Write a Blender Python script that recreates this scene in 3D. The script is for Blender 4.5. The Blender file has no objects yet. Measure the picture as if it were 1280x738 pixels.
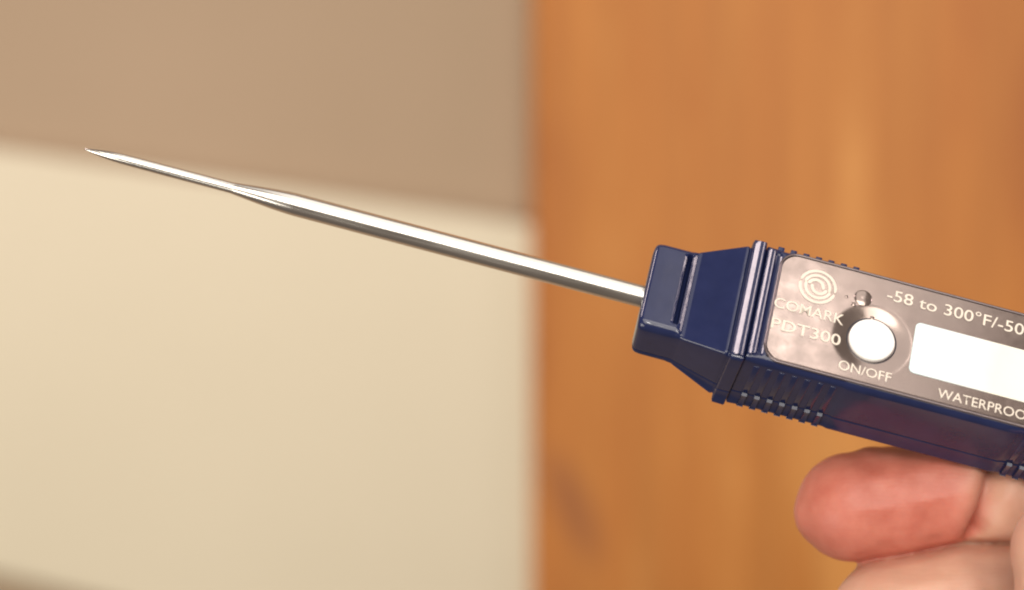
import bpy, bmesh, math, random
from mathutils import Vector, Matrix
random.seed(7)
R = math.radians
SC = bpy.context.scene
COL = SC.collection

# ------------------------------------------------------------------ camera
D = 0.350                      # camera to thermometer, metres
FOC = 87.3
FPX = 1280 * FOC / 36.0        # focal length in photo pixels
cam_d = bpy.data.cameras.new('camera')
cam_d.sensor_width = 36.0
cam_d.lens = FOC
cam_d.clip_start = 0.01
cam_d.clip_end = 50
cam_d.dof.use_dof = True
cam_d.dof.focus_distance = D - 0.004
cam_d.dof.aperture_fstop = 8.6
cam = bpy.data.objects.new('camera', cam_d)
COL.objects.link(cam)
cam.location = (0, -D, 0)
cam.rotation_euler = (R(90), 0, 0)
SC.camera = cam

# ------------------------------------------------------------------ light
world = bpy.data.worlds.new('World')
SC.world = world
world.use_nodes = True
bgn = world.node_tree.nodes['Background']
bgn.inputs['Color'].default_value = (1.0, 0.80, 0.64, 1)
bgn.inputs['Strength'].default_value = 0.155

def area(name, loc, target, sx, sy, radiance, color):
    l = bpy.data.lights.new(name, 'AREA')
    l.shape = 'RECTANGLE'
    l.size, l.size_y = sx, sy
    l.energy = radiance * math.pi * sx * sy
    l.color = color
    o = bpy.data.objects.new(name, l)
    COL.objects.link(o)
    o.location = loc
    d = Vector(target) - Vector(loc)
    o.rotation_euler = d.to_track_quat('-Z', 'Y').to_euler()
    return o

# kitchen ceiling fixture overhead, a soft room light behind the camera, and an added low fill from the left
area('ceiling_lamp', (0.26, -0.74, 1.0), (0.26, -0.72, 0), 0.62, 1.7, 1.40, (1.0, 0.93, 0.84))
area('front_lamp', (0.10, -1.30, 0.50), (0.02, 0, -0.02), 1.2, 1.2, 4.4, (1.0, 0.93, 0.80))
area('low_fill', (-0.95, -0.85, -0.55), (-0.08, 0.3, -0.10), 0.8, 0.6, 6.2, (1.0, 0.93, 0.80))  # added to brighten the lower backdrop, no real source there
def mirror_dir(tilt):
    """where a glossy facet of the case, turned by tilt degrees along its length, looks"""
    t = R(14.8); h = R(30)
    a = Vector((math.cos(t), 0, -math.sin(t))); p = Vector((math.sin(t), 0, math.cos(t)))
    n = Vector((0, -1, 0)) * math.cos(h) + p * math.sin(h)
    n = n * math.cos(R(tilt)) + a * math.sin(R(tilt))
    v = (Vector((0.03, 0, 0)) - Vector((0, -0.35, 0))).normalized()
    return v - 2 * v.dot(n) * n
# two added lights, placed so the case ridges mirror them as bright bands
for nm, tl, rad in (('left_glint_light', -36, 19.0), ('right_glint_light', 30, 12.0)):
    d = mirror_dir(tl)
    area(nm, d * 1.1 + Vector((0.03, 0, 0)), (0.03, 0, 0), 0.26, 0.26, rad, (1.0, 0.82, 0.80))
# added light at the mirror angle, puts a glint on the label's left end
gp = Vector((0.0371, -0.0061, -0.0036))
gn = (Vector((0, -1, 0)) * math.cos(R(30)) + Vector((math.sin(R(14.8)), 0, math.cos(R(14.8)))) * math.sin(R(30)))
gv = (gp - Vector((0, -D, 0))).normalized(); gd = gv - 2 * gv.dot(gn) * gn
area('label_glint_light', gp + gd * 0.7, gp, 0.04, 0.05, 4.5, (1.0, 0.90, 0.80))
area('rib_glint_light', (0.05, -1.18, 0.345), (0.03, 0, 0), 0.13, 0.13, 32.0, (1.0, 0.94, 0.88))  # added small light that makes rib steps and edges glint
SC.view_settings.view_transform = 'Standard'
SC.view_settings.look = 'None'
SC.view_settings.exposure = 0.0
SC.view_settings.gamma = 1.0
SC.cycles.filter_width = 2.0      # the soft look of a video frame

# ------------------------------------------------------------------ helpers
def W(X, Y, dy=0.0):
    """photo pixel at dy millimetres behind the thermometer -> world point"""
    d = D + dy * 0.001
    return Vector(((X - 640) * d / FPX, dy * 0.001, -(Y - 369) * d / FPX))

def link(name, me, mat=None, parent=None, smooth=35):
    o = bpy.data.objects.new(name, me)
    COL.objects.link(o)
    if mat: me.materials.append(mat)
    if parent: o.parent = parent
    if smooth:
        for p in me.polygons: p.use_smooth = True
        me.set_sharp_from_angle(angle=R(smooth))
    return o

def from_bm(name, bm, mat=None, parent=None, smooth=35, recalc=True):
    if recalc: bmesh.ops.recalc_face_normals(bm, faces=bm.faces)
    me = bpy.data.meshes.new(name)
    bm.to_mesh(me); bm.free()
    return link(name, me, mat, parent, smooth)

def tag(o, label, cat, group=None):
    o['label'] = label; o['category'] = cat
    if group: o['group'] = group
    return o

def new_mat(name):
    m = bpy.data.materials.new(name); m.use_nodes = True
    nt = m.node_tree
    return m, nt, nt.nodes['Principled BSDF']

def noise(nt, scale, detail=4, rough=0.55, coord='Object', vec_scale=None):
    tc = nt.nodes.new('ShaderNodeTexCoord')
    n = nt.nodes.new('ShaderNodeTexNoise')
    n.inputs['Scale'].default_value = scale
    n.inputs['Detail'].default_value = detail
    n.inputs['Roughness'].default_value = rough
    if vec_scale:
        mp = nt.nodes.new('ShaderNodeMapping')
        mp.inputs['Scale'].default_value = vec_scale
        nt.links.new(tc.outputs[coord], mp.inputs['Vector'])
        nt.links.new(mp.outputs['Vector'], n.inputs['Vector'])
    else:
        nt.links.new(tc.outputs[coord], n.inputs['Vector'])
    return n

def ramp(nt, src, stops):
    r = nt.nodes.new('ShaderNodeValToRGB')
    els = r.color_ramp.elements
    while len(els) < len(stops): els.new(0.5)
    for e, (p, c) in zip(els, stops):
        e.position = p
        e.color = (*c, 1) if not isinstance(c, (int, float)) else (c, c, c, 1)
    nt.links.new(src, r.inputs['Fac'])
    return r

def bump(nt, bsdf, src, strength, dist):
    b = nt.nodes.new('ShaderNodeBump')
    b.inputs['Strength'].default_value = strength
    b.inputs['Distance'].default_value = dist
    nt.links.new(src, b.inputs['Height'])
    nt.links.new(b.outputs['Normal'], bsdf.inputs['Normal'])

def rough_from(nt, bsdf, src, lo, hi):
    mr = nt.nodes.new('ShaderNodeMapRange')
    mr.inputs['From Min'].default_value = 0.3; mr.inputs['From Max'].default_value = 0.7
    mr.inputs['To Min'].default_value = lo; mr.inputs['To Max'].default_value = hi
    nt.links.new(src, mr.inputs['Value'])
    nt.links.new(mr.outputs['Result'], bsdf.inputs['Roughness'])

# ------------------------------------------------------------------ materials
def mat_navy():
    m, nt, b = new_mat('navy_plastic')
    n = noise(nt, 260, 5)
    c = ramp(nt, n.outputs['Fac'], [(0.3, (0.013, 0.019, 0.068)), (0.7, (0.018, 0.025, 0.084))])
    nt.links.new(c.outputs['Color'], b.inputs['Base Color'])
    n2 = noise(nt, 900, 3)
    rough_from(nt, b, n2.outputs['Fac'], 0.09, 0.19)
    n3 = noise(nt, 420, 2)
    bump(nt, b, n3.outputs['Fac'], 0.10, 0.0002)
    b.inputs['IOR'].default_value = 1.5
    return m

def mat_steel():
    m, nt, b = new_mat('steel')
    b.inputs['Metallic'].default_value = 1.0
    n = noise(nt, 500, 4, vec_scale=(0.15, 3, 3))
    c = ramp(nt, n.outputs['Fac'], [(0.3, (0.70, 0.68, 0.66)), (0.7, (0.80, 0.78, 0.76))])
    nt.links.new(c.outputs['Color'], b.inputs['Base Color'])
    rough_from(nt, b, n.outputs['Fac'], 0.17, 0.27)
    return m

def mat_panel():
    m, nt, b = new_mat('reflect_toned_label')
    n = noise(nt, 75, 6, 0.6)
    c = ramp(nt, n.outputs['Fac'], [(0.30, (0.27, 0.212, 0.198)), (0.70, (0.355, 0.284, 0.265))])  # taupe tone carries the warm room reflection of a dark label
    nt.links.new(c.outputs['Color'], b.inputs['Base Color'])
    b.inputs['Metallic'].default_value = 0.8
    n2 = noise(nt, 420, 6)
    rough_from(nt, b, n2.outputs['Fac'], 0.11, 0.22)
    b.inputs['Coat Weight'].default_value = 0.5
    b.inputs['Coat Roughness'].default_value = 0.08
    n3 = noise(nt, 220, 3)
    bump(nt, b, n3.outputs['Fac'], 0.035, 0.0002)
    return m

def simple(name, col, rough, metallic=0.0, var=0.06, scale=300):
    m, nt, b = new_mat(name)
    n = noise(nt, scale, 4)
    lo = tuple(x * (1 - var) for x in col); hi = tuple(min(1, x * (1 + var)) for x in col)
    c = ramp(nt, n.outputs['Fac'], [(0.3, lo), (0.7, hi)])
    nt.links.new(c.outputs['Color'], b.inputs['Base Color'])
    b.inputs['Roughness'].default_value = rough
    b.inputs['Metallic'].default_value = metallic
    return m

def mat_lcd():
    m, nt, b = new_mat('pale_display')
    tc = nt.nodes.new('ShaderNodeTexCoord'); sx = nt.nodes.new('ShaderNodeSeparateXYZ')
    nt.links.new(tc.outputs['Object'], sx.inputs[0])
    n = noise(nt, 120, 3)
    mr = nt.nodes.new('ShaderNodeMapRange')
    mr.inputs['From Min'].default_value = 0.038; mr.inputs['From Max'].default_value = 0.066
    nt.links.new(sx.outputs['X'], mr.inputs['Value'])
    ad = nt.nodes.new('ShaderNodeMath'); ad.operation = 'MULTIPLY_ADD'; ad.inputs[1].default_value = 0.3
    nt.links.new(n.outputs['Fac'], ad.inputs[0]); nt.links.new(mr.outputs['Result'], ad.inputs[2])
    # pale cyan at the left, turning pale yellow, then pale green
    c = ramp(nt, ad.outputs[0], [(0.15, (0.68, 0.83, 0.88)), (0.40, (0.78, 0.84, 0.86)), (0.58, (0.85, 0.85, 0.76)), (0.85, (0.78, 0.85, 0.82))])
    nt.links.new(c.outputs['Color'], b.inputs['Base Color'])
    b.inputs['Roughness'].default_value = 0.3
    return m

def mat_skin():
    m, nt, b = new_mat('skin')
    tc = nt.nodes.new('ShaderNodeTexCoord')
    n = noise(nt, 130, 5)
    c = ramp(nt, n.outputs['Fac'], [(0.3, (0.58, 0.305, 0.222)), (0.7, (0.67, 0.385, 0.285))])
    # flushed, pressed fingertip: the blood shows through the pad that carries the weight
    at = nt.nodes.new('ShaderNodeAttribute'); at.attribute_name = 'flush'
    n2 = noise(nt, 210, 4)
    c2 = ramp(nt, n2.outputs['Fac'], [(0.3, (0.52, 0.145, 0.105)), (0.7, (0.62, 0.215, 0.160))])
    mx = nt.nodes.new('ShaderNodeMix'); mx.data_type = 'RGBA'
    nt.links.new(at.outputs['Fac'], mx.inputs['Factor'])
    nt.links.new(c.outputs['Color'], mx.inputs['A']); nt.links.new(c2.outputs['Color'], mx.inputs['B'])
    nt.links.new(mx.outputs['Result'], b.inputs['Base Color'])
    b.inputs['Roughness'].default_value = 0.48
    b.inputs['Subsurface Weight'].default_value = 0.35
    b.inputs['Subsurface Radius'].default_value = (1.0, 0.28, 0.16)
    b.inputs['Subsurface Scale'].default_value = 0.003
    # skin ridges, about half a millimetre apart, over fine pores
    wv = nt.nodes.new('ShaderNodeTexWave'); wv.inputs['Scale'].default_value = 520
    wv.bands_direction = 'Z'; wv.inputs['Distortion'].default_value = 9; wv.inputs['Detail Scale'].default_value = 0.35; wv.inputs['Detail'].default_value = 2
    nt.links.new(tc.outputs['Object'], wv.inputs['Vector'])
    n3 = noise(nt, 1400, 4)
    ad = nt.nodes.new('ShaderNodeMath'); ad.operation = 'MULTIPLY_ADD'; ad.inputs[1].default_value = 0.35
    nt.links.new(wv.outputs['Fac'], ad.inputs[0]); nt.links.new(n3.outputs['Fac'], ad.inputs[2])
    bump(nt, b, ad.outputs[0], 0.06, 0.0003)
    return m

def mat_paint(name, lo, hi):
    m, nt, b = new_mat(name)
    n = noise(nt, 9, 5)
    c = ramp(nt, n.outputs['Fac'], [(0.3, lo), (0.7, hi)])
    nt.links.new(c.outputs['Color'], b.inputs['Base Color'])
    b.inputs['Roughness'].default_value = 0.7
    n3 = noise(nt, 600, 3)
    bump(nt, b, n3.outputs['Fac'], 0.2, 0.0004)
    return m

def mat_wood():
    m, nt, b = new_mat('honey_wood')
    n = noise(nt, 14, 6, 0.6, vec_scale=(2.6, 1, 0.42))
    c = ramp(nt, n.outputs['Fac'], [(0.32, (0.325, 0.100, 0.018)), (0.44, (0.41, 0.145, 0.027)), (0.55, (0.445, 0.168, 0.033)), (0.66, (0.545, 0.238, 0.060))])
    n2 = noise(nt, 70, 5, 0.6, vec_scale=(3.0, 1, 0.10))
    c2 = ramp(nt, n2.outputs['Fac'], [(0.35, 0.82), (0.6, 1.0)])
    mul = nt.nodes.new('ShaderNodeMix'); mul.data_type = 'RGBA'; mul.blend_type = 'MULTIPLY'
    mul.inputs['Factor'].default_value = 0.7
    nt.links.new(c.outputs['Color'], mul.inputs['A']); nt.links.new(c2.outputs['Color'], mul.inputs['B'])
    # dark mineral streak in the board, low beside its left edge
    tc = nt.nodes.new('ShaderNodeTexCoord')
    mp = nt.nodes.new('ShaderNodeMapping'); mp.vector_type = 'TEXTURE'
    p = W(716, 632, 314)
    mp.inputs['Location'].default_value = p
    mp.inputs['Rotation'].default_value = (0, R(-24), 0)
    mp.inputs['Scale'].default_value = (0.0065, 0.2, 0.021)
    nt.links.new(tc.outputs['Object'], mp.inputs['Vector'])
    g = nt.nodes.new('ShaderNodeTexGradient'); g.gradient_type = 'SPHERICAL'
    nt.links.new(mp.outputs['Vector'], g.inputs['Vector'])
    k = ramp(nt, g.outputs['Fac'], [(0.0, 0.0), (0.6, 0.75)])
    mx = nt.nodes.new('ShaderNodeMix'); mx.data_type = 'RGBA'
    nt.links.new(k.outputs['Color'], mx.inputs['Factor'])
    nt.links.new(mul.outputs['Result'], mx.inputs['A'])
    mx.inputs['B'].default_value = (0.26, 0.092, 0.030, 1)
    nt.links.new(mx.outputs['Result'], b.inputs['Base Color'])
    b.inputs['Roughness'].default_value = 0.5
    b.inputs['Specular IOR Level'].default_value = 0.3
    bump(nt, b, n2.outputs['Fac'], 0.15, 0.0006)
    return m

NAVY = mat_navy(); STEEL = mat_steel(); PANEL = mat_panel()
PRINT = simple('white_print', (0.78, 0.71, 0.635), 0.45)
BUTTON = simple('white_button', (0.90, 0.90, 0.90), 0.25, var=0.03)
LCD = mat_lcd()
SKIN = mat_skin()
DARK = simple('dark_gap_shade', (0.018, 0.018, 0.03), 0.35)  # near-black tone for the shade in the gap round the button
BEZEL = simple('polished_trim', (0.16, 0.13, 0.14), 0.16, metallic=0.6)

# ------------------------------------------------------------------ the setting
BG = 300   # mm behind the thermometer
def slab(name, pts, thick, mat, bev=0.0015, parent=None):
    """flat board: front outline points (world), thickness going away from the camera"""
    bm = bmesh.new()
    f = [bm.verts.new(p) for p in pts]
    back = [bm.verts.new(Vector(p) + Vector((0, thick, 0))) for p in pts]
    bm.faces.new(f); bm.faces.new(back[::-1])
    n = len(pts)
    for i in range(n):
        bm.faces.new((f[i], back[i], back[(i + 1) % n], f[(i + 1) % n]))
    if bev: bmesh.ops.bevel(bm, geom=list(bm.edges), offset=bev, segments=3, affect='EDGES', profile=0.5)
    return from_bm(name, bm, mat, parent, 40)

wall = slab('wall', [(-1.2, 0.325, -0.9), (0.9, 0.325, -0.9), (0.9, 0.325, 0.9), (-1.2, 0.325, 0.9)], 0.05,
            mat_paint('taupe_paint', (0.330, 0.236, 0.156), (0.362, 0.260, 0.176)), 0)
wall['kind'] = 'structure'

top_l, top_r = W(-330, 140, 320), W(760, 294, 318)
bot_l, bot_r = W(-330, 643, 320), W(760, 899, 318)
board = slab('cream_board', [bot_l, bot_r, top_r, top_l], 0.0045,
             mat_paint('cream_paint', (0.580, 0.520, 0.402), (0.608, 0.546, 0.426)))
tag(board, 'pale cream board tilted against the taupe wall, left of the orange brown wood', 'board')

wood = slab('wood_panel', [W(665, 1500, 314), W(2600, 1500, 314), W(2600, -900, 314), W(665, -900, 314)], 0.0105, mat_wood(), 0.002)
tag(wood, 'orange brown wooden panel with vertical grain and a dark streak, behind the thermometer', 'wooden panel')

# ------------------------------------------------------------------ thermometer
PX = 0.001 / 8.87              # one photo pixel on the thermometer, in metres
TILT = R(14.8); TH = R(30)
A = Vector((math.cos(TILT), 0, -math.sin(TILT)))
P = Vector((math.sin(TILT), 0, math.cos(TILT)))
Cc = Vector((0, -1, 0))
Wv = P * math.cos(TH) - Cc * math.sin(TH)
Nv = Cc * math.cos(TH) + P * math.sin(TH)
O = W(800, 370, 0)
M = Matrix(((A.x, Wv.x, Nv.x, O.x), (A.y, Wv.y, Nv.y, O.y), (A.z, Wv.z, Nv.z, O.z), (0, 0, 0, 1)))
therm = bpy.data.objects.new('thermometer', None)
COL.objects.link(therm)
therm.empty_display_size = 0.02
therm.matrix_world = M
tag(therm, 'navy blue digital probe thermometer with pointed steel stem and white button, held in the hand', 'thermometer')

Minv = M.inverted()
def face(X, Y, z0):
    """photo pixel -> local (x, y) in px units on the thermometer plane z = z0"""
    c = Minv @ Vector((0, -D, 0)) / PX
    q = Minv @ W(X, Y, 0) / PX
    d = q - c
    t = (z0 - c.z) / d.z
    h = c + d * t
    return h.x, h.y

def lathe_x(name, prof, mat, seg=40, parent=therm, smooth=40):
    bm = bmesh.new(); rings = []
    for x, r in prof:
        if r < 1e-4: rings.append([bm.verts.new((x * PX, 0, 0))])
        else: rings.append([bm.verts.new((x * PX, r * PX * math.cos(2 * math.pi * i / seg), r * PX * math.sin(2 * math.pi * i / seg))) for i in range(seg)])
    for a, b in zip(rings, rings[1:]):
        for i in range(seg):
            j = (i + 1) % seg
            if len(a) == 1: bm.faces.new((a[0], b[i], b[j]))
            elif len(b) == 1: bm.faces.new((a[i], b[0], a[j]))
            else: bm.faces.new((a[i], b[i], b[j], a[j]))
    return from_bm(name, bm, mat, parent, smooth)

def lathe_z(name, cx, cy, prof, mat, seg=56, parent=therm, smooth=40):
    bm = bmesh.new(); rings = []
    for r, z in prof:
        if r < 1e-4: rings.append([bm.verts.new((cx * PX, cy * PX, z * PX))])
        else: rings.append([bm.verts.new(((cx + r * math.cos(2 * math.pi * i / seg)) * PX, (cy + r * math.sin(2 * math.pi * i / seg)) * PX, z * PX)) for i in range(seg)])
    for a, b in zip(rings, rings[1:]):
        for i in range(seg):
            j = (i + 1) % seg
            if len(a) == 1: bm.faces.new((a[0], b[i], b[j]))
            elif len(b) == 1: bm.faces.new((a[i], b[0], a[j]))
            else: bm.faces.new((a[i], b[i], b[j], a[j]))
    return from_bm(name, bm, mat, parent, smooth)

# --- steel probe
def sm(t): t = max(0, min(1, t)); return t * t * (3 - 2 * t)
prof = [(-719, 0), (-718, 0.7), (-712, 2.1), (-704, 3.6), (-694, 5.0), (-684, 6.0), (-672, 6.6), (-655, 6.8), (-600, 7.0), (-528, 7.1)]
for i in range(1, 17):
    t = i / 16
    prof.append((-528 + 82 * t, 7.1 + 7.2 * math.sin(t * math.pi / 2) ** 0.9 * (0.35 * t + 0.65) ))
prof += [(-380, 14.3), (-200, 14.3), (0, 14.1), (14, 14.1), (14, 0)]
lathe_x('probe', prof, STEEL, 48)

# --- lofted shells
def interp(tab, x):
    for (x0, *v0), (x1, *v1) in zip(tab, tab[1:]):
        if x <= x1:
            t = 0 if x1 == x0 else max(0, (x - x0) / (x1 - x0))
            return [p + (q - p) * t for p, q in zip(v0, v1)]
    return list(tab[-1][1:])

def ring(a, b, r, ntop=61, gz=-24.0):
    pts = []
    L = a - r
    for i in range(ntop): pts.append((-L + 2 * L * i / (ntop - 1), b, 't'))
    for i in range(1, 8):
        th = math.pi / 2 * (1 - i / 8); pts.append((L + r * math.cos(th), b - r + r * math.sin(th), 'c'))
    m = b - r
    zs = [m, m * .5, 0, -12, gz + 3, gz + 1.4, gz + .6, gz - .6, gz - 1.4, gz - 3, -m]
    zz = []
    for z in zs:
        z = max(z, -m)
        if zz and z > zz[-1] - 0.05: z = zz[-1] - 0.05
        zz.append(z)
    def dy(z):
        if abs(z - gz) < 1.0: return -0.6
        if z < gz: return 0.2
        return 0
    for z in zz: pts.append((a + dy(z), z, 's'))
    for i in range(1, 8):
        th = -math.pi / 2 * i / 8; pts.append((L + 1.0 + r * math.cos(th), -m + r * math.sin(th), 'c'))
    for i in range(7): pts.append((L - 2 * L * i / 6, -b, 'b'))
    for i in range(1, 8):
        th = -math.pi / 2 - math.pi / 2 * i / 8; pts.append((-L - 1.0 + r * math.cos(th), -m + r * math.sin(th), 'c'))
    for z in reversed(zz): pts.append((-a - dy(z), z, 's'))
    for i in range(1, 8):
        th = math.pi - math.pi / 2 * i / 8; pts.append((-L + r * math.cos(th), b - r + r * math.sin(th), 'c'))
    return pts

def loft(name, xs, tab, mat, disp=None, parent=therm, smooth=50, draft=0):
    bm = bmesh.new(); rings = []
    for x in xs:
        a, b, r = interp(tab, x)
        rg = []
        for y, z, k in ring(a, b, r):
            if disp and k == 't': z += disp(x, y)
            xx = x + draft * max(0, 38 - z) / 76 * max(0, 1 - x / 45)
            rg.append(bm.verts.new((xx * PX, y * PX, z * PX)))
        rings.append(rg)
    n = len(rings[0])
    for p, q in zip(rings, rings[1:]):
        for i in range(n):
            j = (i + 1) % n
            bm.faces.new((p[i], p[j], q[j], q[i]))
    bm.faces.new(rings[0][::-1]); bm.faces.new(rings[-1])
    return from_bm(name, bm, mat, parent, smooth)

def frange(a, b, s):
    n = max(1, round((b - a) / s)); return [a + (b - a) * i / n for i in range(n)]

def slot(x, y):
    ey = sm((y + 49) / 5) * sm((55 - y) / 5)
    rise = interp([(39, 0), (41.5, 0), (45.0, -2.4), (47, -2.4), (50, 0.9), (52, 1.0), (54, 0)], x)[0]
    cut = -12 * sm((x - 45.0) / 1.8) * sm((51.6 - x) / 1.6)
    # the block face is very slightly dished
    col = 0
    if 121 <= x <= 135.5: col = interp([(121, 0), (122, .2), (128.0, 4.4), (130, 4.7), (131.5, 4.2), (134.0, 2.4), (135.5, 0.6)], x)[0]
    return ey * (rise + cut) + col

cap_tab = [(1.5, 52, 28, 12), (2.2, 56, 32, 12), (3.5, 59.5, 35, 11), (5.5, 61.6, 36.9, 12), (8.5, 62.8, 37.7, 12), (12, 63.2, 38, 11.5),
           (50, 63.2, 38, 11), (54, 63.2, 37.2, 8), (58, 63.8, 35.2, 6), (62, 65.2, 35.6, 4.5), (114, 79.6, 53.4, 4.5),
           (116, 80, 53.4, 5), (117.8, 80, 51.0, 5), (119, 80.5, 51, 5), (119.5, 85.5, 57, 5), (121, 87.2, 61, 5),
           (135.5, 87.2, 62, 5), (136.6, 86.6, 60.5, 5), (137.2, 84, 57, 5), (137.4, 78, 52, 5)]
xs = [1.5, 2.2, 2.8, 3.5, 4.5, 5.5, 7, 8.5, 14, 20, 26, 32, 37, 39] + frange(40, 56, 0.5) + [56, 57, 58, 59, 60, 61, 62, 64, 70, 80, 90, 100, 108, 112, 114, 115, 116, 116.8, 117.5, 118.2, 119, 119.6, 120.4] + frange(121, 135.5, 0.6) + [135.5, 136, 136.6, 137.2, 137.4]
xs = sorted(set(round(x, 3) for x in xs))
loft('probe_head', xs, cap_tab, NAVY, slot, draft=4)

body_tab = [(137.6, 78, 52, 5), (137.8, 82.4, 57, 5), (139, 83, 61, 6), (150, 83, 62, 9), (160, 83, 62, 11), (262, 83, 62, 11), (268, 84.5, 62, 11), (480, 84.5, 62, 11), (486, 83, 62, 11), (620, 83, 62, 11), (626, 84.5, 62, 11),
            (800, 84.5, 62, 12), (830, 82, 61, 14), (842, 78, 58, 18), (848, 70, 52, 22)]
xs = [137.6, 137.8, 138.4, 139, 140, 141, 142] + frange(143, 162, 0.75) + [162, 180, 220, 255, 262, 265, 268, 300, 360, 420, 470, 480, 483, 486, 550, 620, 623, 626, 700, 760, 800, 810, 820, 830, 836, 842, 845, 848]
def pl(tab, x):
    if x < tab[0][0] or x > tab[-1][0]: return 0
    return interp(tab, x)[0]
def hollow(x, y):
    v = pl([(137.6, 0), (139.2, 0), (144.0, 3.4), (146.2, 3.6), (149.0, 1.6), (151, -2.0), (155, -2.4), (158.5, 0)], x)
    if 162.5 < x < 717.5 and abs(y) < 72.5: v -= 12          # pocket for the label
    return v
xs += [162.2, 162.8, 717.2, 717.8]
loft('handle', sorted(set(xs)), body_tab, NAVY, hollow)

# --- grip ribs, each a part
def rib_mesh(side):
    bm = bmesh.new()
    def box(x0, x1, y0, y1, z0, z1):
        r = bmesh.ops.create_cube(bm, size=1)
        for v in r['verts']:
            v.co = Vector(((x0 + (v.co.x + .5) * (x1 - x0)) * PX, side * (y0 + (v.co.y + .5) * (y1 - y0)) * PX, (z0 + (v.co.z + .5) * (z1 - z0)) * PX))
    box(-4, 4, 76, 87.2 if side > 0 else 84.0, -21.5, 57 if side > 0 else 48)
    box(-3.4, 3.4, 76, 86.2, -53, -23)
    for v in bm.verts:
        if abs(v.co.z + 23 * PX) < .1 * PX: v.co.z -= (abs(v.co.y) - 82 * PX) * 0.42      # the rear half of each rib starts with a slanted step
    bmesh.ops.bevel(bm, geom=list(bm.edges), offset=0.8 * PX, segments=2, affect='EDGES', profile=0.5)
    bmesh.ops.recalc_face_normals(bm, faces=bm.faces)
    me = bpy.data.meshes.new('grip_rib'); bm.to_mesh(me); bm.free()
    return me
for side in (1, -1):
    me = rib_mesh(side); me.materials.append(NAVY)
    for p in me.polygons: p.use_smooth = True
    me.set_sharp_from_angle(angle=R(50))
    n = 0
    for x in [155.5 + 16.1 * i for i in range(7)] + [496 + 16.1 * i for i in range(8)]:
        o = bpy.data.objects.new('grip_rib', me); COL.objects.link(o); o.parent = therm
        o.location = (x * PX, 0, 0)

# --- label panel with bead round it
def rrect(x0, x1, y0, y1, r, n=10):
    pts = []
    for cx, cy, s in ((x1 - r, y1 - r, 0), (x0 + r, y1 - r, 90), (x0 + r, y0 + r, 180), (x1 - r, y0 + r, 270)):
        for i in range(n + 1):
            th = R(s + 90 * i / n); pts.append((cx + r * math.cos(th), cy + r * math.sin(th)))
    return pts

def plate(name, pts, z0, z1, bev, mat, parent=therm, smooth=40):
    bm = bmesh.new()
    lo = [bm.verts.new((x * PX, y * PX, z0 * PX)) for x, y in pts]
    hi = [bm.verts.new((x * PX, y * PX, z1 * PX)) for x, y in pts]
    top = bm.faces.new(hi); bm.faces.new(lo[::-1])
    n = len(pts)
    for i in range(n):
        j = (i + 1) % n; bm.faces.new((lo[i], lo[j], hi[j], hi[i]))
    if bev: bmesh.ops.bevel(bm, geom=list(top.edges), offset=bev * PX, segments=3, affect='EDGES', profile=0.5)
    return from_bm(name, bm, mat, parent, smooth)

def bead(name, pts, z, r, mat, parent=therm, seg=10):
    bm = bmesh.new(); rings = []; n = len(pts)
    for i, (x, y) in enumerate(pts):
        p0 = Vector(pts[i - 1]); p1 = Vector(pts[(i + 1) % n])
        t = (p1 - p0).normalized(); nn = Vector((t.y, -t.x))
        rings.append([bm.verts.new(((x + nn.x * r * math.cos(2 * math.pi * k / seg)) * PX, (y + nn.y * r * math.cos(2 * math.pi * k / seg)) * PX,
                                    (z + r * math.sin(2 * math.pi * k / seg)) * PX)) for k in range(seg)])
    for i in range(n):
        a, b = rings[i], rings[(i + 1) % n]
        for k in range(seg):
            l = (k + 1) % seg; bm.faces.new((a[k], a[l], b[l], b[k]))
    return from_bm(name, bm, mat, parent, 80)

ZP = 63.4
px0, px1, py0, py1 = 160, 720, -75, 76
bx, by = face(1090, 425, ZP)
def panel_z(x, y):
    """the label is pressed down in a shallow dish round the button"""
    r = math.hypot(x - bx, y - by)
    return ZP - 3.4 * (1 - sm((r - 26) / 25))
def label_panel():
    r0 = 20
    def half(x):
        e = min(x - px0, px1 - x)
        hh = (py1 - py0) / 2
        if e >= r0: return hh
        return hh - r0 + math.sqrt(max(0, r0 * r0 - (r0 - e) ** 2))
    xs = [px0 + r0 * (1 - math.cos(math.pi / 2 * i / 14)) for i in range(14)] + frange(px0 + r0, bx - 56, 6) + frange(bx - 56, bx + 56, 1.6) + frange(bx + 56, px1 - r0, 12) + [px1 - r0 * (1 - math.cos(math.pi / 2 * (14 - i) / 14)) for i in range(15)]
    ym = (py0 + py1) / 2; NY = 90
    bm = bmesh.new(); cols = []
    for x in xs:
        h = half(x); c = []
        c.append(bm.verts.new((x * PX, (ym - h) * PX, 60 * PX)))
        c.append(bm.verts.new((x * PX, (ym - h) * PX, (ZP - .7) * PX)))
        for j in range(NY + 1):
            y = ym + (h - .7) * (2 * j / NY - 1)
            c.append(bm.verts.new((x * PX, y * PX, panel_z(x, y) * PX)))
        c.append(bm.verts.new((x * PX, (ym + h) * PX, (ZP - .7) * PX)))
        c.append(bm.verts.new((x * PX, (ym + h) * PX, 60 * PX)))
        cols.append(c)
    for p, q in zip(cols, cols[1:]):
        for j in range(len(p) - 1): bm.faces.new((p[j], q[j], q[j + 1], p[j + 1]))
    bm.faces.new(cols[0]); bm.faces.new(cols[-1][::-1])
    return from_bm('label_panel', bm, PANEL, therm, 40)
label_panel()
bead('panel_trim', rrect(px0 - 2.2, px1 + 2.2, py0 - 2.2, py1 + 2.2, 22), 62.2, 1.9, BEZEL)

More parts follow.
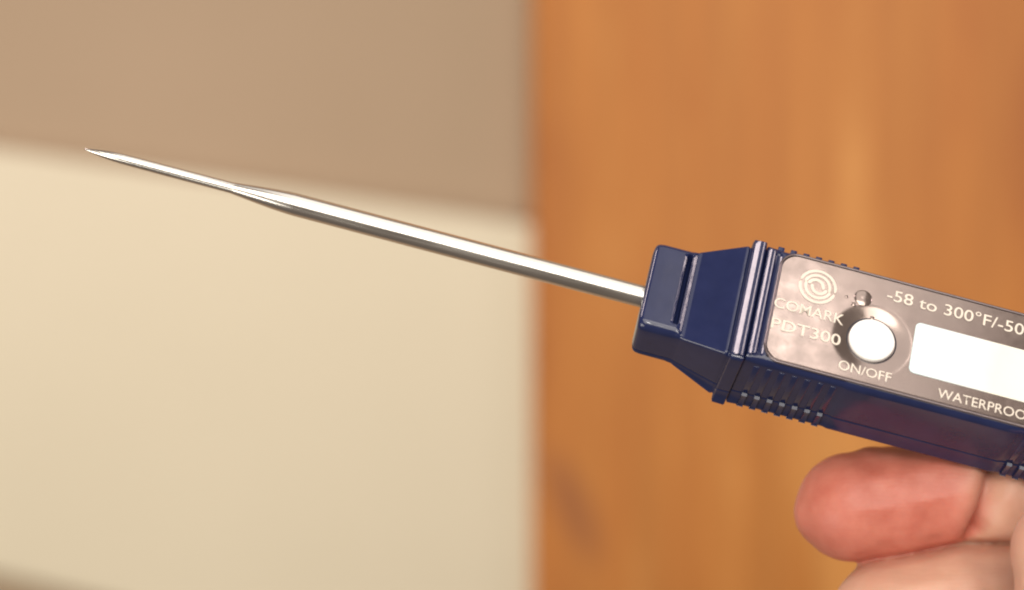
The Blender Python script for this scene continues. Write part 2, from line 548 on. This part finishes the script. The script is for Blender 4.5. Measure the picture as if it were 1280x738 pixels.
# --- button, and a dark ring standing for the shade in its gap
lathe_z('button_gap_ring', bx, by, [(32.5, ZP - 9), (32.2, ZP - 3.4), (31.2, ZP - 2.6), (30.2, ZP - 2.6), (29.4, ZP - 3.8), (29.2, ZP - 9)], DARK, 72)
lathe_z('button', bx, by, [(28.6, ZP - 9), (28.5, ZP + 0.2), (28.0, ZP + 1.1), (27, ZP + 1.6), (25, ZP + 1.8), (12, ZP + 2.1), (6, ZP + 2.2), (0, ZP + 2.25)], BUTTON, 72)

# --- display window
sx0, sy1 = face(1146, 403, ZP); _, sy0 = face(1139, 466, ZP)
sx0 = face(1140, 436, ZP)[0]
plate('display', rrect(sx0, sx0 + 250, sy0, sy1, 7), ZP - .6, ZP + .8, 0.5, LCD)

# --- printed lettering
def lettering(txt, pl, pr, h, off=0.012, name='lettering'):
    """pl / pr: photo pixels of the middle of the left and right ends of the word"""
    cu = bpy.data.curves.new('lettering', 'FONT')
    cu.body = txt; cu.size = 1; cu.offset = off; cu.extrude = 0.0; cu.resolution_u = 4
    t = bpy.data.objects.new('lettering_tmp', cu); COL.objects.link(t)
    dg = bpy.context.evaluated_depsgraph_get()
    me = bpy.data.meshes.new_from_object(t.evaluated_get(dg))
    bpy.data.objects.remove(t)
    co = [v.co.copy() for v in me.vertices]
    cap = 0.7
    mnx, mxx = min(c.x for c in co), max(c.x for c in co)
    (lx, ly), (rx, ry) = face(*pl, ZP), face(*pr, ZP)
    sx = (rx - lx) / (mxx - mnx); cy = (ly + ry) / 2
    for v in me.vertices:
        x, y = lx + (v.co.x - mnx) * sx, cy + (v.co.y - cap / 2) * h / cap
        v.co = Vector((x * PX, y * PX, (panel_z(x, y) + 0.6) * PX))
    return link(name, me, PRINT, therm, 0)

c14 = math.cos(TILT)
lettering('COMARK', (968, 377), (1055, 401), 14.5, 0.006)
lettering('PDT300', (964, 403), (1051, 426), 15.5, 0.010)
lettering('ON/OFF', (1048, 456.5), (1114, 472), 13.5, 0.004)
lettering('-58 to 300\u00b0F/-50', (1109, 369), (1280, 412), 16.0, 0.005)
lettering('WATERPROOF', (1172, 492), (1291, 521.5), 13.0, 0.002)

# --- swirl emblem
def emblem():
    cx, cy = face(1022, 359, ZP); Rr = 24.0
    bm = bmesh.new()
    def arc(ox, oy, r, t0, t1, w, flip):
        n = 36; prev = None
        for i in range(n + 1):
            th = R(t0 + (t1 - t0) * i / n)
            e = min(i, n - i) / 3.0
            ww = w * (1 if e >= 1 else math.sqrt(max(0.05, 1 - (1 - e) ** 2)))
            q = []
            for rr in (r - ww / 2, r + ww / 2):
                x = ox + rr * math.cos(th); y = oy + rr * math.sin(th)
                if flip: x, y = -x, -y
                q.append(bm.verts.new(((cx + x * Rr) * PX, (cy + y * Rr) * PX, (panel_z(cx + x * Rr, cy + y * Rr) + .5) * PX)))
            if prev: bm.faces.new((prev[0], prev[1], q[1], q[0]))
            prev = q
    for f in (False, True):
        arc(0, 0, 0.93, 168, -8, 0.155, f)
        arc(-0.03, 0.0, 0.665, 168, -16, 0.155, f)
        arc(-0.10, 0.0, 0.385, 170, -14, 0.17, f)
    return from_bm('emblem', bm, PRINT, therm, 0, recalc=False)
emblem()

# --- small blisters in the label film
def blister(X, Y, r, h):
    x, y = face(X, Y, ZP)
    z0 = panel_z(x, y) - .2
    prof = [(r, z0)] + [(r * math.cos(k / 8 * math.pi / 2) , z0 + .2 + h * math.sin(k / 8 * math.pi / 2)) for k in range(1, 8)] + [(0, z0 + .2 + h)]
    lathe_z('blister', x, y, prof, PANEL, 28, smooth=80)
blister(1079, 373, 11.5, 2.2)
blister(1067, 381, 3.4, 1.8)
blister(1058, 371, 2.4, 1.2)
blister(1091, 397, 3.4, 1.6)

# ------------------------------------------------------------------ the hand
def hand():
    # (photo px X, Y, mm behind the thermometer, radius mm) along each digit
    chains = {
        'index': [(1064, 634, 9, 8.0), (1120, 627, 9, 8.1), (1180, 614, 9, 8.0), (1204, 611, 9, 7.7), (1217, 612, 9.5, 6.9), (1231, 616, 9.8, 7.6), (1262, 622, 10, 8.1), (1330, 640, 12, 8.4), (1440, 672, 16, 8.8), (1560, 735, 22, 9.0), (1760, 800, 27, 10.5)],
        'middle': [(1110, 773, 7, 8.3), (1200, 755, 7, 8.4), (1285, 742, 8, 8.2), (1400, 760, 11, 8.8), (1520, 810, 18, 9.0), (1760, 905, 26, 10.8)],
        'ring': [(1150, 905, 8, 7.6), (1240, 890, 8, 8.0), (1320, 880, 9, 8.0), (1440, 890, 14, 8.5), (1560, 930, 18, 8.8), (1760, 1010, 26, 10.5)],
        'little': [(1230, 1025, 9, 6.6), (1300, 1010, 9, 7.0), (1370, 1005, 10, 7.0), (1460, 1015, 14, 7.4), (1570, 1045, 18, 7.8), (1760, 1100, 26, 9.5)],
        'thumb': [(1338, 690, -15, 8.1), (1346, 735, -15, 8.4), (1400, 745, -15, 8.8), (1480, 760, -13, 9.0), (1560, 800, -8, 10), (1700, 880, 6, 12.5), (1850, 950, 22, 14)],
    }
    palm = [[(1760, 800, 27, 10.5), (1880, 860, 30, 13), (2050, 960, 30, 15)], [(1760, 905, 26, 10.8), (1900, 930, 30, 14), (2050, 980, 30, 15)],
            [(1760, 1010, 26, 10.5), (1900, 1000, 30, 14), (2050, 1000, 30, 15)], [(1760, 1100, 26, 9.5), (1900, 1060, 30, 13), (2050, 1030, 30, 15)],
            [(1850, 950, 22, 14), (1950, 970, 26, 15), (2050, 990, 30, 16)], [(2050, 985, 30, 17), (2250, 1040, 34, 17), (2500, 1110, 40, 19), (2800, 1190, 46, 21)]]
    def build(chs):
        bm = bmesh.new()
        for ch in chs:
            P_ = [(W(X, Y, d), r * 0.001) for X, Y, d, r in ch]
            for (p, r), (q, s) in zip(P_, P_[1:]):
                n = max(2, int((q - p).length / 0.0012))
                for i in range(n + 1):
                    t = i / n
                    mtx = Matrix.Translation(p.lerp(q, t))
                    bmesh.ops.create_icosphere(bm, subdivisions=3 if i in (0, n) else 2, radius=r + (s - r) * t, matrix=mtx)
        return bm
    chs = list(chains.values()) + palm
    bm = build(chs)
    # fuller pad on the index fingertip, pressed up against the case
    for X, Y, d, r in ((1092, 606, 9, 5.6), (1110, 607, 9, 5.4), (1040, 640, 9, 5.6)):
        bmesh.ops.create_icosphere(bm, subdivisions=3, radius=r * .001, matrix=Matrix.Translation(W(X, Y, d)))
    me = bpy.data.meshes.new('hand_tmp'); bm.to_mesh(me); bm.free()
    t = bpy.data.objects.new('hand_tmp', me); COL.objects.link(t)
    rm = t.modifiers.new('remesh', 'REMESH'); rm.mode = 'VOXEL'; rm.voxel_size = 0.00055; rm.use_smooth_shade = True
    s = t.modifiers.new('smooth', 'SMOOTH'); s.factor = 0.5; s.iterations = 7
    dg = bpy.context.evaluated_depsgraph_get()
    out = bpy.data.meshes.new_from_object(t.evaluated_get(dg))
    bpy.data.objects.remove(t); bpy.data.meshes.remove(me)
    # flush attribute: strongest on the index fingertip, faint on other digits
    fl = out.attributes.new('flush', 'FLOAT', 'POINT')
    seg = [(W(X, Y, d)) for X, Y, d, r in chains['index'][:3]]; seg[2] = W(1152, 621, 9)
    mid = [W(X, Y, d) for X, Y, d, r in chains['middle'][:4]]
    vals = []
    def dist_seg(p, a, b):
        ab = b - a; u = max(0, min(1, (p - a).dot(ab) / ab.length_squared)); return (p - (a + ab * u)).length
    valley = W(1217, 690, 0).z
    cr = W(1218, 636, 9); ax = Vector((0.968, 0, -0.25)); full = [W(X, Y, d) for X, Y, d, r in chains['index']]
    nrm = [v.normal.copy() for v in out.vertices]
    for v, nn in zip(out.vertices, nrm):
        u = (v.co - cr).dot(ax)
        if abs(u) < 0.006 and (v.co - cr).length < 0.013:
            di = min(dist_seg(v.co, a, b) for a, b in zip(full[2:8], full[3:9])); dmid = min(dist_seg(v.co, a, b) for a, b in zip(mid, mid[1:]))
            if di < dmid - 0.0008:
                v.co -= nn * (0.0017 * sm((dmid - di - 0.0008) / 0.002) * math.exp(-(u / 0.0011) ** 2) - 0.0004 * math.exp(-((abs(u) - 0.0030) / 0.0016) ** 2))
    for v, nn in zip(out.vertices, nrm):
        if v.co.x > 0.085 or nn.y > 0.35: continue
        di = min(dist_seg(v.co, a, b) for a, b in zip(full[:9], full[1:]))
        if di > 0.0115: continue
        dmid = min(dist_seg(v.co, a, b) for a, b in zip(mid, mid[1:]))
        if dmid > 0.0115: continue
        v.co.y += 0.0026 * math.exp(-((di - dmid) / 0.0011) ** 2)      # the two fingers press together: a deep fold
    for v in out.vertices:
        p = v.co
        if p.x > 0.10: vals.append(0.0); continue
        dm = min(dist_seg(p, a, b) for a, b in zip(seg, seg[1:]))
        
        d2 = min(dist_seg(p, a, b) for a, b in zip(mid, mid[1:]))
        vals.append((1.0 - sm((dm - 0.0082) / 0.0040)) * (sm((d2 - dm + 0.0004) / 0.0012) if d2 < 0.0125 else 1))
    fl.data.foreach_set('value', vals)
    o = bpy.data.objects.new('hand', out); COL.objects.link(o)
    out.materials.append(SKIN)
    for p in out.polygons: p.use_smooth = True
    tag(o, 'bare hand with a pink fingertip pressed up against the underside of the navy thermometer', 'hand')
    return o
hand()
